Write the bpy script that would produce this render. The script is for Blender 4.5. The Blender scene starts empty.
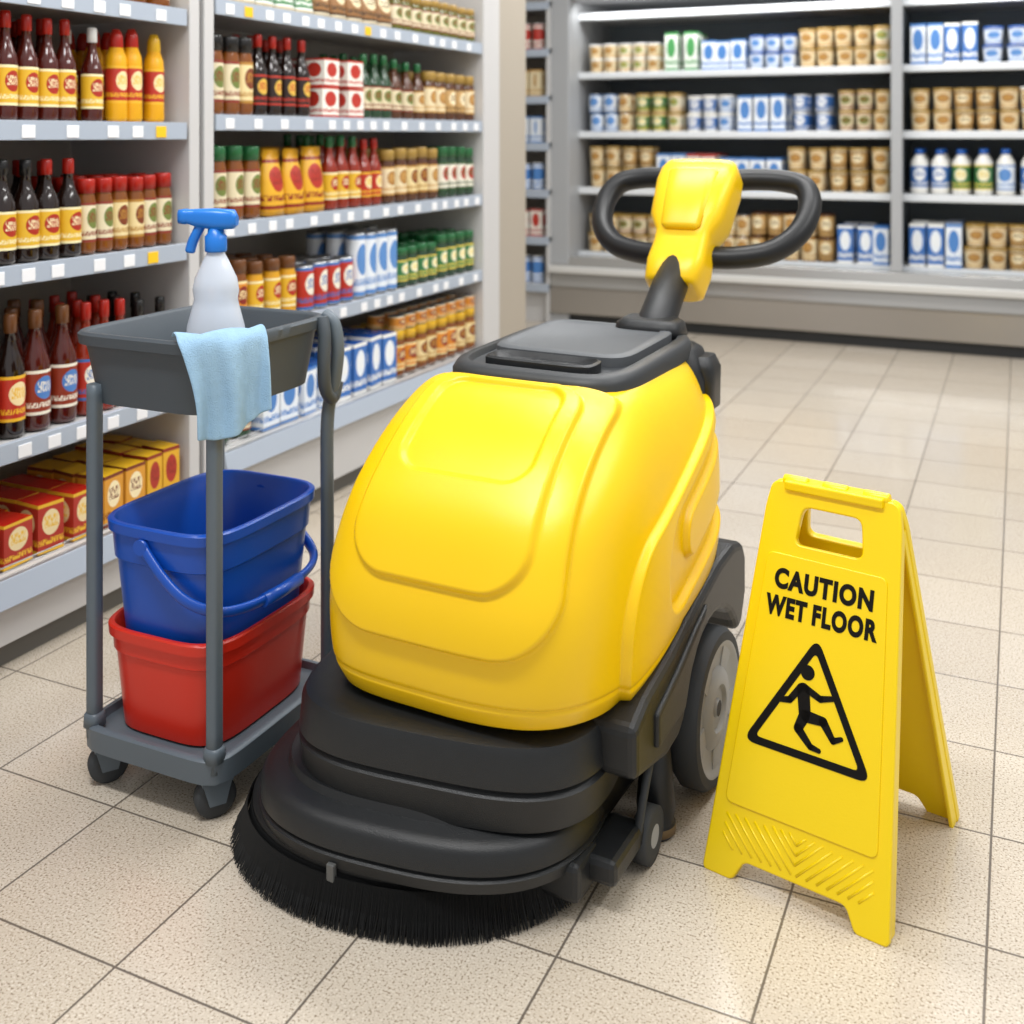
import bpy, math, random
from mathutils import Vector, Matrix
random.seed(7)
scene = bpy.context.scene
try:
    scene.view_settings.view_transform = 'Standard'
    scene.view_settings.look = 'None'
except Exception as e:
    print(e)

# ------------------------------------------------------------------ helpers
def lin(h):
    h = h.lstrip('#')
    c = [int(h[i:i+2], 16)/255 for i in (0, 2, 4)]
    return tuple([(x/12.92 if x <= .04045 else ((x+.055)/1.055)**2.4) for x in c]) + (1.0,)

MC = {}
def mat(name, col, rough=.5, metal=0., bump=None, var=None, trans=0., coat=0., emis=0., spec=None):
    if name in MC: return MC[name]
    m = bpy.data.materials.new(name); m.use_nodes = True
    nt = m.node_tree; b = nt.nodes['Principled BSDF']
    c = lin(col)
    b.inputs['Base Color'].default_value = c
    b.inputs['Roughness'].default_value = rough
    b.inputs['Metallic'].default_value = metal
    if spec is not None: b.inputs['Specular IOR Level'].default_value = spec
    if trans: b.inputs['Transmission Weight'].default_value = trans
    if coat:
        b.inputs['Coat Weight'].default_value = coat; b.inputs['Coat Roughness'].default_value = .15
    if emis:
        b.inputs['Emission Color'].default_value = c; b.inputs['Emission Strength'].default_value = emis
    tc = nt.nodes.new('ShaderNodeTexCoord')
    if var:  # (scale, amount)
        n = nt.nodes.new('ShaderNodeTexNoise'); n.inputs['Scale'].default_value = var[0]; n.inputs['Detail'].default_value = 6
        nt.links.new(tc.outputs['Object'], n.inputs['Vector'])
        mx = nt.nodes.new('ShaderNodeMix'); mx.data_type = 'RGBA'
        k = 1-var[1]; k2 = 1+var[1]
        mx.inputs[6].default_value = (c[0]*k, c[1]*k, c[2]*k, 1)
        mx.inputs[7].default_value = (min(1, c[0]*k2), min(1, c[1]*k2), min(1, c[2]*k2), 1)
        nt.links.new(n.outputs['Fac'], mx.inputs[0])
        nt.links.new(mx.outputs[2], b.inputs['Base Color'])
    if bump:  # (scale, strength)
        n = nt.nodes.new('ShaderNodeTexNoise'); n.inputs['Scale'].default_value = bump[0]; n.inputs['Detail'].default_value = 3
        nt.links.new(tc.outputs['Object'], n.inputs['Vector'])
        bp = nt.nodes.new('ShaderNodeBump'); bp.inputs['Strength'].default_value = bump[1]; bp.inputs['Distance'].default_value = .002
        nt.links.new(n.outputs['Fac'], bp.inputs['Height'])
        nt.links.new(bp.outputs['Normal'], b.inputs['Normal'])
    MC[name] = m
    return m

def label(base, c2, c3, ew=.12, style=0):
    key = 'label_%s_%s_%s_%s_%d' % (base, c2, c3, ew, style)
    if key in MC: return MC[key]
    m = bpy.data.materials.new(key); m.use_nodes = True
    nt = m.node_tree; N = nt.nodes; L = nt.links; b = N['Principled BSDF']
    b.inputs['Roughness'].default_value = .4
    tc = N.new('ShaderNodeTexCoord'); sp = N.new('ShaderNodeSeparateXYZ'); L.new(tc.outputs['UV'], sp.inputs[0])
    def M(op, a, b_=None, c=None):
        n = N.new('ShaderNodeMath'); n.operation = op
        for i, v in enumerate((a, b_, c)):
            if v is None: continue
            if isinstance(v, (int, float)): n.inputs[i].default_value = v
            else: L.new(v, n.inputs[i])
        return n.outputs[0]
    U, V = sp.outputs[0], sp.outputs[1]
    du = M('DIVIDE', M('SUBTRACT', U, .5), ew); dv = M('DIVIDE', M('SUBTRACT', V, .6), .26)
    el = M('LESS_THAN', M('ADD', M('MULTIPLY', du, du), M('MULTIPLY', dv, dv)), 1.)
    cb = N.new('ShaderNodeCombineXYZ')
    L.new(M('MULTIPLY', U, 9/ew), cb.inputs[0]); L.new(M('MULTIPLY', V, 9.), cb.inputs[1])
    nz = N.new('ShaderNodeTexNoise'); nz.inputs['Scale'].default_value = 1.; nz.inputs['Detail'].default_value = 1
    L.new(cb.outputs[0], nz.inputs['Vector'])
    txt = M('MULTIPLY', M('LESS_THAN', M('ABSOLUTE', M('SUBTRACT', V, .62)), .12),
            M('MULTIPLY', M('GREATER_THAN', nz.outputs['Fac'], .5), M('LESS_THAN', M('ABSOLUTE', du), .75)))
    txt2 = M('MULTIPLY', M('LESS_THAN', M('ABSOLUTE', M('SUBTRACT', V, .22)), .06), M('GREATER_THAN', nz.outputs['Fac'], .48))
    band = M('GREATER_THAN', M('ABSOLUTE', M('SUBTRACT', V, .5)), .43)
    def mix(f, a, c):
        n = N.new('ShaderNodeMix'); n.data_type = 'RGBA'; L.new(f, n.inputs[0])
        if isinstance(a, tuple): n.inputs[6].default_value = a
        else: L.new(a, n.inputs[6])
        if isinstance(c, tuple): n.inputs[7].default_value = c
        else: L.new(c, n.inputs[7])
        return n.outputs[2]
    B, C2, C3 = lin(base), lin(c2), lin(c3)
    o = mix(el, B, C2)
    o = mix(txt, o, C3 if style == 0 else B)
    o = mix(txt2, o, C3)
    o = mix(band, o, C3 if style == 0 else C2)
    L.new(o, b.inputs['Base Color'])
    MC[key] = m
    return m

class MB:
    def __init__(s): s.v = []; s.f = []; s.m = []; s.uv = []; s.sm = []; s.mats = []
    def mi(s, m):
        if m not in s.mats: s.mats.append(m)
        return s.mats.index(m)
    def face(s, idx, m, uv=None, smooth=False):
        s.f.append(idx); s.m.append(s.mi(m)); s.sm.append(smooth)
        s.uv.append(uv if uv else [(0, 0)]*len(idx))
    def hexa(s, P, m, M=None, fm=None):
        o = len(s.v)
        for p in P: s.v.append(tuple(M @ Vector(p)) if M else tuple(p))
        q = [(0, 3, 2, 1), (4, 5, 6, 7), (0, 1, 5, 4), (1, 2, 6, 5), (2, 3, 7, 6), (3, 0, 4, 7)]
        for i, a in enumerate(q):
            s.face([o+k for k in a], (fm or {}).get(i, m), [(0, 0), (1, 0), (1, 1), (0, 1)])
    def box(s, x0, x1, y0, y1, z0, z1, m, M=None):
        s.hexa([(x0, y0, z0), (x1, y0, z0), (x1, y1, z0), (x0, y1, z0), (x0, y0, z1), (x1, y0, z1), (x1, y1, z1), (x0, y1, z1)], m, M)
    def lathe(s, cx, cy, cz, prof, front=0., seg=14, M=None, sx=1., sy=1.):
        o = len(s.v); n = len(prof)
        for (r, z, m) in prof:
            for k in range(seg):
                a = front+(k/seg-.5)*2*math.pi
                p = Vector((cx+r*math.cos(a)*sx, cy+r*math.sin(a)*sy, cz+z))
                s.v.append(tuple(M @ p) if M else tuple(p))
        for i in range(n-1):
            for k in range(seg):
                k2 = (k+1) % seg
                s.face([o+i*seg+k, o+i*seg+k2, o+(i+1)*seg+k2, o+(i+1)*seg+k], prof[i][2],
                       [(k/seg, 0), ((k+1)/seg, 0), ((k+1)/seg, 1), (k/seg, 1)], True)
        if prof[0][0] > 1e-6: s.face([o+k for k in range(seg)][::-1], prof[0][2])
        if prof[-1][0] > 1e-6: s.face([o+(n-1)*seg+k for k in range(seg)], prof[-1][2])
    def rings(s, R, m, close0=True, close1=True, smooth=True):
        o = len(s.v); n = len(R[0])
        for r in R:
            for p in r: s.v.append(tuple(p))
        for i in range(len(R)-1):
            for k in range(n):
                k2 = (k+1) % n
                s.face([o+i*n+k, o+i*n+k2, o+(i+1)*n+k2, o+(i+1)*n+k], m if not isinstance(m, list) else m[i], [(k/n, i), ((k+1)/n, i), ((k+1)/n, i+1), (k/n, i+1)], smooth)
        m0 = m if not isinstance(m, list) else m[0]; m1 = m if not isinstance(m, list) else m[-1]
        if close0: s.face([o+k for k in range(n)][::-1], m0)
        if close1: s.face([o+(len(R)-1)*n+k for k in range(n)], m1)
    def tube(s, pts, r, m, seg=12, flat=None):
        pts = [Vector(p) for p in pts]
        R = []; up = Vector((0, 0, 1))
        prev = None
        for i, p in enumerate(pts):
            t = (pts[min(i+1, len(pts)-1)]-pts[max(i-1, 0)]).normalized()
            if prev is None:
                a = t.cross(up)
                if a.length < .1: a = t.cross(Vector((1, 0, 0)))
                a.normalize()
            else:
                a = (prev - t*prev.dot(t)).normalized()
            prev = a
            b = t.cross(a)
            rr = r[i] if isinstance(r, (list, tuple)) else r
            R.append([p+a*rr*math.cos(2*math.pi*k/seg)+b*rr*math.sin(2*math.pi*k/seg)*(flat or 1) for k in range(seg)])
        s.rings(R, m)
    def build(s, name, parent=None, loc=(0, 0, 0), rot=(0, 0, 0), bevel=0, segs=2, recalc=True, sharp=None):
        me = bpy.data.meshes.new(name); me.from_pydata(s.v, [], s.f)
        for m in s.mats: me.materials.append(m)
        me.polygons.foreach_set('material_index', s.m)
        me.polygons.foreach_set('use_smooth', s.sm)
        uvl = me.uv_layers.new(name='UVMap')
        flat = [c for f in s.uv for p in f for c in p]
        uvl.data.foreach_set('uv', flat)
        me.update()
        if recalc:
            import bmesh
            bm = bmesh.new(); bm.from_mesh(me); bmesh.ops.recalc_face_normals(bm, faces=bm.faces); bm.to_mesh(me); bm.free()
        if sharp:
            try: me.set_sharp_from_angle(angle=math.radians(sharp))
            except Exception: pass
        ob = bpy.data.objects.new(name, me); scene.collection.objects.link(ob)
        ob.location = loc; ob.rotation_euler = rot
        if parent: ob.parent = parent
        if bevel:
            bv = ob.modifiers.new('b', 'BEVEL'); bv.width = bevel; bv.segments = segs; bv.limit_method = 'ANGLE'; bv.angle_limit = math.radians(35)
        return ob

def empty(name, loc, rz=0):
    e = bpy.data.objects.new(name, None); scene.collection.objects.link(e)
    e.location = loc; e.rotation_euler = (0, 0, rz); e.empty_display_size = .1
    return e

def sring(z, a, b, e=4, cu=0, cv=0, n=64, yaw=0):
    out = []
    for k in range(n):
        t = 2*math.pi*k/n
        c, s_ = math.cos(t), math.sin(t)
        r = 1/((abs(c/a)**e+abs(s_/b)**e)**(1/e))
        x, y = r*c, r*s_
        out.append(Vector((cu+x*math.cos(yaw)-y*math.sin(yaw), cv+x*math.sin(yaw)+y*math.cos(yaw), z)))
    return out

def cr(P, n=8):
    out = []
    for i in range(len(P)-1):
        p0 = P[max(i-1, 0)]; p1 = P[i]; p2 = P[i+1]; p3 = P[min(i+2, len(P)-1)]
        for k in range(n):
            t = k/n
            out.append(tuple(.5*((2*b)+(-a+c)*t+(2*a-5*b+4*c-d)*t*t+(-a+3*b-3*c+d)*t**3) for a, b, c, d in zip(p0, p1, p2, p3)))
    out.append(tuple(P[-1]))
    return out

def sst(a, b, x):
    t = max(0, min(1, (x-a)/(b-a))); return t*t*(3-2*t)

# ------------------------------------------------------------------ materials
YEL = mat('scrubber_yellow_plastic', '#F6C800', .29, bump=(900, .16))
YEL2 = mat('sign_yellow_plastic', '#F8D600', .28, bump=(300, .1))
BLK = mat('black_plastic', '#1C1E20', .38, bump=(700, .3), var=(30, .2), spec=.45)
BLK2 = mat('black_rubber', '#131416', .42, spec=.45)
INK = mat('black_ink', '#0E0C0B', .5, spec=.2)
GRYD = mat('lid_grey_plastic', '#55585B', .5, bump=(600, .2))
LIDB = mat('lid_dark_grey_plastic', '#2C2F32', .45, bump=(600, .2))
CARTG = mat('cart_grey_plastic', '#5B666F', .42, bump=(500, .1))
TRAYG = mat('tray_dark_grey_plastic', '#454D54', .5, bump=(600, .25))
WHEELG = mat('wheel_hub_grey', '#9DA0A3', .45)
TYRE = mat('tyre_grey', '#35383B', .7)
BRIS = mat('brush_bristle', '#0E0F10', .6)
BLUE = mat('blue_bucket_plastic', '#0D4CB0', .32, bump=(200, .05))
RED = mat('red_bucket_plastic', '#D02C1A', .32, bump=(200, .05))
SHW = mat('shelf_white_metal', '#C6C5C4', .45)
SHE = mat('shelf_edge_strip', '#A9B3C0', .35)
SHB = mat('shelf_back_panel', '#A8A299', .6)
TAGW = mat('price_tag_white', '#EDEEF0', .5)
TAGY = mat('price_tag_yellow', '#F2C318', .5)
CREAM = mat('cream_panel', '#ABA294', .6, bump=(60, .05))
CFR = mat('cooler_frame_grey', '#A6A8AA', .4)
CDK = mat('cooler_dark_interior', '#747E85', .5)
CKICK = mat('cooler_kick_dark', '#26282A', .5)
METL = mat('can_metal', '#B8BABC', .3, metal=.9)

# ------------------------------------------------------------------ floor
def floor_mat():
    m = bpy.data.materials.new('floor_tile'); m.use_nodes = True
    nt = m.node_tree; N = nt.nodes; L = nt.links; b = N['Principled BSDF']
    g = N.new('ShaderNodeNewGeometry'); sp = N.new('ShaderNodeSeparateXYZ'); L.new(g.outputs['Position'], sp.inputs[0])
    def M(op, a, b_=None):
        n = N.new('ShaderNodeMath'); n.operation = op
        for i, v in enumerate((a, b_)):
            if v is None: continue
            if isinstance(v, (int, float)): n.inputs[i].default_value = v
            else: L.new(v, n.inputs[i])
        return n.outputs[0]
    SX, SY = .285, .285
    tx = M('DIVIDE', M('ADD', sp.outputs[0], .045+SX*100), SX)
    ty = M('DIVIDE', M('ADD', sp.outputs[1], -1.20+SY*100), SY)
    fx = M('FRACT', tx); fy = M('FRACT', ty)
    ex = M('MULTIPLY', M('SUBTRACT', .5, M('ABSOLUTE', M('SUBTRACT', fx, .5))), SX)
    ey = M('MULTIPLY', M('SUBTRACT', .5, M('ABSOLUTE', M('SUBTRACT', fy, .5))), SY)
    d = M('MINIMUM', ex, ey)
    mr = N.new('ShaderNodeMapRange'); mr.inputs[1].default_value = .0013; mr.inputs[2].default_value = .0026
    mr.inputs[3].default_value = 1; mr.inputs[4].default_value = 0
    L.new(d, mr.inputs[0])
    cb = N.new('ShaderNodeCombineXYZ'); L.new(M('FLOOR', tx), cb.inputs[0]); L.new(M('FLOOR', ty), cb.inputs[1])
    wn = N.new('ShaderNodeTexWhiteNoise'); wn.noise_dimensions = '2D'; L.new(cb.outputs[0], wn.inputs['Vector'])
    n1 = N.new('ShaderNodeTexNoise'); n1.inputs['Scale'].default_value = 260; n1.inputs['Detail'].default_value = 3
    n2 = N.new('ShaderNodeTexNoise'); n2.inputs['Scale'].default_value = 5; n2.inputs['Detail'].default_value = 5
    L.new(g.outputs['Position'], n1.inputs['Vector']); L.new(g.outputs['Position'], n2.inputs['Vector'])
    def mix(f, a, c):
        n = N.new('ShaderNodeMix'); n.data_type = 'RGBA'
        L.new(f, n.inputs[0])
        for i, v in ((6, a), (7, c)):
            if isinstance(v, tuple): n.inputs[i].default_value = v
            else: L.new(v, n.inputs[i])
        return n.outputs[2]
    base = mix(wn.outputs['Value'], lin('#C1B6A6'), lin('#CCC2B3'))
    base = mix(M('MULTIPLY', n2.outputs['Fac'], .5), base, lin('#BBAE9C'))
    sp1 = N.new('ShaderNodeMapRange'); sp1.inputs[1].default_value = .55; sp1.inputs[2].default_value = .65; L.new(n1.outputs['Fac'], sp1.inputs[0])
    base = mix(M('MULTIPLY', sp1.outputs[0], .85), base, lin('#7E6E5A'))
    sp2 = N.new('ShaderNodeMapRange'); sp2.inputs[1].default_value = .42; sp2.inputs[2].default_value = .34; L.new(n1.outputs['Fac'], sp2.inputs[0])
    base = mix(M('MULTIPLY', sp2.outputs[0], .5), base, lin('#E6DFD3'))
    base = mix(M('MULTIPLY', mr.outputs[0], .9), base, lin('#5A524A'))
    L.new(base, b.inputs['Base Color'])
    rr = N.new('ShaderNodeMapRange'); rr.inputs[3].default_value = .10; rr.inputs[4].default_value = .24; L.new(n2.outputs['Fac'], rr.inputs[0])
    L.new(rr.outputs[0], b.inputs['Roughness'])
    bp = N.new('ShaderNodeBump'); bp.inputs['Strength'].default_value = .25; bp.inputs['Distance'].default_value = .002
    h = M('SUBTRACT', M('MULTIPLY', n1.outputs['Fac'], .04), mr.outputs[0]); L.new(h, bp.inputs['Height'])
    L.new(bp.outputs['Normal'], b.inputs['Normal'])
    return m
mb = MB(); FM = floor_mat()
mb.box(-4.6, 5.0, -2.0, 7.7, -.05, 0, FM); mb.build('floor')
mb = MB(); W = mat('wall_paint', '#CFC9BE', .7, bump=(80, .05))
mb.box(-4.6, 5.0, 7.6, 7.7, 0, 3.2, W); mb.build('wall_back')
mb = MB(); mb.box(-4.7, -4.6, -2, 7.7, 0, 3.2, W); mb.build('wall_left')

# ------------------------------------------------------------------ products
def P_sauce(mb, x, y, z, fr, h, r, body, lab, cap):
    mb.lathe(x, y, z, [(r*.9, 0, body), (r, .03*h, body), (r, .13*h, lab), (r*1.0, .50*h, body), (r*.96, .57*h, body), (r*.62, .68*h, body), (r*.42, .76*h, body), (r*.38, .84*h, cap), (r*.46, .845*h, cap), (r*.45, .985*h, cap), (r*.36, h, cap)], fr, 16)
def P_jar(mb, x, y, z, fr, h, r, body, lab, cap):
    mb.lathe(x, y, z, [(r*.9, 0, body), (r, .05*h, body), (r, .15*h, lab), (r, .68*h, body), (r*.86, .78*h, body), (r*.84, .8*h, cap), (r*.93, .8*h, cap), (r*.93, .97*h, cap), (r*.85, h, cap)], fr, 16)
def P_squeeze(mb, x, y, z, fr, h, r, body, lab, cap):
    mb.lathe(x, y, z, [(r*.9, 0, body), (r, .04*h, body), (r*.97, .2*h, lab), (r*.97, .6*h, body), (r*.9, .7*h, body), (r*.6, .80*h, cap), (r*.65, .81*h, cap), (r*.6, .93*h, cap), (r*.35, h, cap)], fr, 16)
def P_can(mb, x, y, z, fr, h, r, body, lab, cap):
    mb.lathe(x, y, z, [(r*.97, 0, body), (r, .03*h, lab), (r, .95*h, body), (r*.96, h, body), (r*.9, .975*h, body)], fr, 14)
def P_cup(mb, x, y, z, fr, h, r, body, lab, cap):
    mb.lathe(x, y, z, [(r*.8, 0, body), (r*.82, .08*h, lab), (r*.95, .82*h, body), (r*.96, .88*h, cap), (r*1.02, .9*h, cap), (r*1.0, h, cap)], fr, 14)
def P_milk(mb, x, y, z, fr, h, r, body, lab, cap):
    mb.lathe(x, y, z, [(r*.95, 0, body), (r, .04*h, body), (r, .12*h, lab), (r, .66*h, body), (r*.92, .74*h, body), (r*.5, .86*h, body), (r*.42, .89*h, cap), (r*.5, .89*h, cap), (r*.5, h, cap)], fr, 12)
def P_box(mb, x, y, z, fr, h, r, body, lab, cap):
    M = Matrix.Translation((x, y, z)) @ Matrix.Rotation(fr+math.pi/2, 4, 'Z')
    d = .042
    mb.hexa([(-r, -d, 0), (r, -d, 0), (r, d, 0), (-r, d, 0), (-r, -d, h), (r, -d, h), (r, d, h), (-r, d, h)], lab, M, {0: body, 1: body})
def P_pouch(mb, x, y, z, fr, h, r, body, lab, cap):
    M = Matrix.Translation((x, y, z)) @ Matrix.Rotation(fr-math.pi/2, 4, 'Z')
    lv = ((0, .95, .034), (.1*h, 1, .036), (.5*h, .93, .03), (.85*h, .9, .012), (.9*h, .96, .003), (h, .96, .003))
    R = [[M @ v for v in sring(zz, a*r, b, 3, n=16)] for (zz, a, b) in lv]
    f0 = len(mb.f)
    mb.rings(R, [body, lab, lab, body, body])
    for fi in range(f0, len(mb.f)):
        if mb.m[fi] == mb.mi(lab) and len(mb.f[fi]) == 4:
            uv = []
            for vi in mb.f[fi]:
                q = M.inverted() @ Vector(mb.v[vi]); uv.append((q.x/r*.5+.5, (q.z/h-.1)/.75))
            mb.uv[fi] = uv

def fill(mb, kind, t0, t1, z, sp, h, r, body, lab, cap, pos, fr, depths, jit=.004):
    n = max(1, int((t1-t0)/sp)); s = (t1-t0)/n
    for d in depths:
        for i in range(n):
            t = t0+(i+.5)*s
            x, y = pos(t+random.uniform(-jit, jit), d+random.uniform(0, jit*2))
            L_ = lab[(i//2) % len(lab)] if isinstance(lab, list) else lab
            kind(mb, x, y, z, fr+random.uniform(-.15, .15), h*random.uniform(.975, 1.015), r, body, L_, cap)

def bc(name, hexa, rough=.25, **k): return mat(name, hexa, rough, **k)
G_SOY = bc('soy_glass', '#1C0D07', .08, coat=.6); G_KET = bc('ketchup_sauce', '#4A1208', .08, coat=.6); G_RED = bc('hot_sauce', '#8A260F', .1, coat=.5)
G_AMB = bc('amber_jar', '#7E4616', .1, coat=.5); G_YEL = bc('mustard_bottle', '#E3A616', .25); G_OLV = bc('pickle_jar', '#62611F', .1, coat=.5)
G_WHT = bc('white_plastic', '#E9E8E2', .3); G_GRN = bc('green_bottle', '#23422A', .1, coat=.5); G_GLD = bc('gold_foil', '#D69C20', .3)
G_CRM = bc('cream_cup', '#E2D3B4', .35); G_BLU = bc('blue_carton', '#2C66B4', .35); G_BRN = bc('brown_jar', '#553019', .12, coat=.5)
C_RED = bc('cap_red', '#AE2216'); C_BLK = bc('cap_black', '#1C1B1B'); C_GRN = bc('cap_green', '#24663A'); C_YEL = bc('cap_yellow', '#DBAC24')
C_WHT = bc('cap_white', '#EDEDEA'); C_BLU = bc('cap_blue', '#1F57A8'); C_GLD = bc('cap_gold', '#A98842'); C_BRN = bc('cap_brown', '#6E4424')
LY = label('#DDB02C', '#A82A18', '#F0E4B4'); LR = label('#B53020', '#EFD8A4', '#E8B42C'); LW = label('#E6E0D0', '#A8362A', '#465F36')
LB = label('#3A6CB0', '#F2F2EE', '#EFEFEA', style=1); LWB = label('#E6ECF2', '#5C8CC8', '#5C8CC8'); LG = label('#3A7746', '#EBE5C4', '#E4CB58')
LC = label('#E4D4AE', '#A8793C', '#C79A54'); LO = label('#D6882A', '#842418', '#F3DFA6'); LM = label('#E0D4B2', '#6F7D3C', '#86301F')
LK = label('#2A1A14', '#D8AE46', '#B53424'); LCG = label('#E9DFC4', '#7E9A4A', '#C79A54'); LGB = label('#C09A60', '#F0E2BC', '#6A4A22')
LTN = label('#E3CF9A', '#7A3A1C', '#B08030')
BY = label('#E0AA28', '#AE3022', '#8A2618', .34); BR = label('#AE3024', '#ECD6A4', '#E8B830', .34); BW = label('#EFEBE0', '#B83428', '#B83428', .34)
BB = label('#E8EEF4', '#4C82C4', '#4C82C4', .34); BG = label('#4A8854', '#F0EAC8', '#F2F2EC', .34); BO = label('#DA9830', '#F7E6B8', '#76301A', .34)
BBR = label('#966A3C', '#E6D6AC', '#46301C', .34); BGW = label('#E9EEE6', '#4C9A58', '#4C9A58', .34); BBL = label('#3A70B8', '#E8EEF4', '#F2F2EC', .34)

FX = -2.07
gp = lambda t, d: (FX-.055-d*.085, t)
def grow(name, z, segs, depths=(0, 1, 2)):
    mb = MB()
    for (k, t0, t1, sp, h, r, body, lab, cap) in segs:
        fill(mb, k, t0, t1, z, sp, h, r, body, lab, cap, gp, 0., depths)
    return mb.build(name, recalc=False)
S, J, Q, C, U_, B_, PO, MI = P_sauce, P_jar, P_squeeze, P_can, P_cup, P_box, P_pouch, P_milk
LBK = label('#8A3018', '#4C7CBC', '#EDE6D4'); LRW = label('#B53020', '#EDE6D4', '#3A6CB0')
# left bay
grow('pasta_sauce_jars', 1.545, [(J, 1.02, 2.34, .08, .14, .036, G_AMB, LY, C_RED)])
grow('sauce_bottles', 1.235, [(S, 1.02, 2.02, .056, .25, .027, G_KET, LY, C_RED), (S, 2.02, 2.13, .055, .24, .027, G_KET, LY, C_WHT), (Q, 2.13, 2.24, .055, .24, .028, G_YEL, LR, C_RED), (Q, 2.24, 2.35, .055, .24, .028, G_YEL, LR, C_YEL)])
grow('condiment_bottles', .905, [(S, 1.02, 1.76, .066, .25, .032, G_SOY, LO, C_BLK), (S, 1.77, 1.90, .064, .24, .031, G_SOY, LY, C_BLK), (S, 1.90, 2.03, .064, .235, .031, G_SOY, LY, C_RED), (J, 2.03, 2.35, .053, .19, .025, G_AMB, [LM, LTN], C_RED)])
grow('barbecue_sauce_bottles', .505, [(S, 1.02, 1.86, .068, .285, .033, G_SOY, LR, C_BRN), (S, 1.86, 2.02, .072, .285, .035, G_KET, LBK, C_BRN), (S, 2.02, 2.20, .06, .275, .029, G_RED, LRW, C_RED), (S, 2.20, 2.35, .06, .26, .029, G_SOY, LK, C_BLK)])
grow('snack_boxes', .215, [(B_, 1.02, 1.86, .09, .10, .042, C_RED, BR, C_RED), (B_, 1.86, 2.06, .075, .115, .035, C_RED, BR, C_RED), (B_, 2.06, 2.22, .075, .13, .035, C_YEL, BO, C_RED), (B_, 2.22, 2.35, .06, .14, .028, C_YEL, BY, C_RED)])
# right bay
grow('dried_food_pouches', 1.59, [(PO, 2.50, 3.0, .10, .13, .046, G_CRM, BG, C_RED), (PO, 3.0, 3.5, .10, .15, .046, G_CRM, BBR, C_RED), (J, 3.5, 4.18, .075, .14, .034, G_OLV, LM, C_GLD)])
grow('soy_sauce_bottles', 1.26, [(J, 2.50, 2.70, .065, .23, .031, G_AMB, [LM, LTN], C_BLK), (S, 2.70, 3.0, .06, .25, .029, G_SOY, LK, C_RED), (B_, 3.0, 3.3, .10, .10, .045, C_WHT, BW, C_RED), (S, 3.3, 3.5, .066, .23, .031, G_GRN, LM, C_GRN), (S, 3.5, 3.76, .066, .22, .031, G_BRN, [LM, LC], C_GRN), (J, 3.76, 4.18, .07, .19, .033, G_BRN, [LC, LGB], C_GLD)])
mb = MB(); fill(mb, B_, 3.0, 3.3, 1.361, .10, .095, .044, C_WHT, BW, C_RED, gp, 0., (0, 1)); mb.build('rice_boxes', recalc=False)
grow('condiment_jars', .95, [(J, 2.50, 2.74, .066, .22, .031, G_AMB, LM, C_GRN), (PO, 2.75, 3.07, .10, .21, .050, G_GLD, BY, C_RED), (S, 3.08, 3.30, .062, .25, .030, G_RED, LY, C_GRN), (S, 3.30, 3.44, .062, .24, .03, G_RED, LR, C_RED), (J, 3.45, 3.86, .07, .20, .033, G_BRN, [LC, LTN], C_GLD), (J, 3.87, 4.18, .065, .20, .031, G_GRN, LW, C_GRN)])
grow('canned_goods', .63, [(J, 2.50, 2.68, .065, .20, .031, G_AMB, LO, C_BRN), (J, 2.68, 2.92, .065, .19, .031, G_GLD, LY, C_BRN), (C, 2.93, 3.24, .075, .15, .036, METL, LRW, C_RED), (C, 3.25, 3.54, .07, .23, .034, METL, LWB, C_BLU), (J, 3.55, 3.85, .066, .15, .032, G_GRN, LG, C_GRN), (J, 3.86, 4.18, .066, .17, .032, G_GRN, LG, C_GRN)])
grow('drink_cartons', .30, [(J, 2.50, 2.70, .07, .14, .033, G_GRN, LM, C_GRN), (B_, 2.70, 3.1, .085, .15, .040, C_BLU, BB, C_RED), (B_, 3.1, 3.5, .085, .18, .04, C_BLU, BBL, C_RED), (J, 3.52, 4.18, .075, .17, .036, G_AMB, [LO, LTN], C_YEL)])
mb = MB(); fill(mb, C, 3.52, 4.18, .473, .075, .05, .034, METL, LO, C_RED, gp, 0., (0, 1)); mb.build('small_tins', recalc=False)

# ------------------------------------------------------------------ gondola shelving
def shelving(name, y0, y1, zs, deckz, end0, end1):
    mb = MB()
    mb.box(FX-.47, FX-.44, y0, y1, 0, 2.2, SHB)
    for z in zs:
        mb.box(FX-.44, FX-.012, y0+.01, y1-.01, z-.022, z, SHW)
        mb.box(FX-.012, FX, y0+.01, y1-.01, z-.042, z+.004, SHE)
        t = y0+.05
        while t < y1-.08:
            w = .038
            mb.box(FX, FX+.0025, t, t+w, z-.037, z-.007, TAGY if random.random() < .05 else TAGW)
            t += random.choice([.085, .1, .13])
    z = deckz
    mb.box(FX-.44, FX+.03, y0+.01, y1-.01, z-.03, z, SHW)
    mb.hexa([(FX+.03, y0+.01, z-.055), (FX+.045, y0+.01, z-.055), (FX+.045, y1-.01, z-.055), (FX+.03, y1-.01, z-.055),
             (FX+.015, y0+.01, z+.004), (FX+.03, y0+.01, z+.004), (FX+.03, y1-.01, z+.004), (FX+.015, y1-.01, z+.004)], SHE)
    mb.box(FX-.4, FX+.012, y0+.01, y1-.01, .06, z-.03, SHW)
    mb.box(FX-.4, FX-.02, y0, y1, 0, .06, mat('kickplate_grey', '#66645F', .6))
    for k in range(3):
        mb.tube([(FX+.028, y0+.02, z+.01+.011*k), (FX+.028, y1-.02, z+.01+.011*k)], .002, METL, 6)
    for (a, b) in (end0, end1):
        if b > a: mb.box(FX-.46, FX+.0, a, b, 0, 2.2, SHW)
    mb.build(name, bevel=.002, segs=1)
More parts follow.
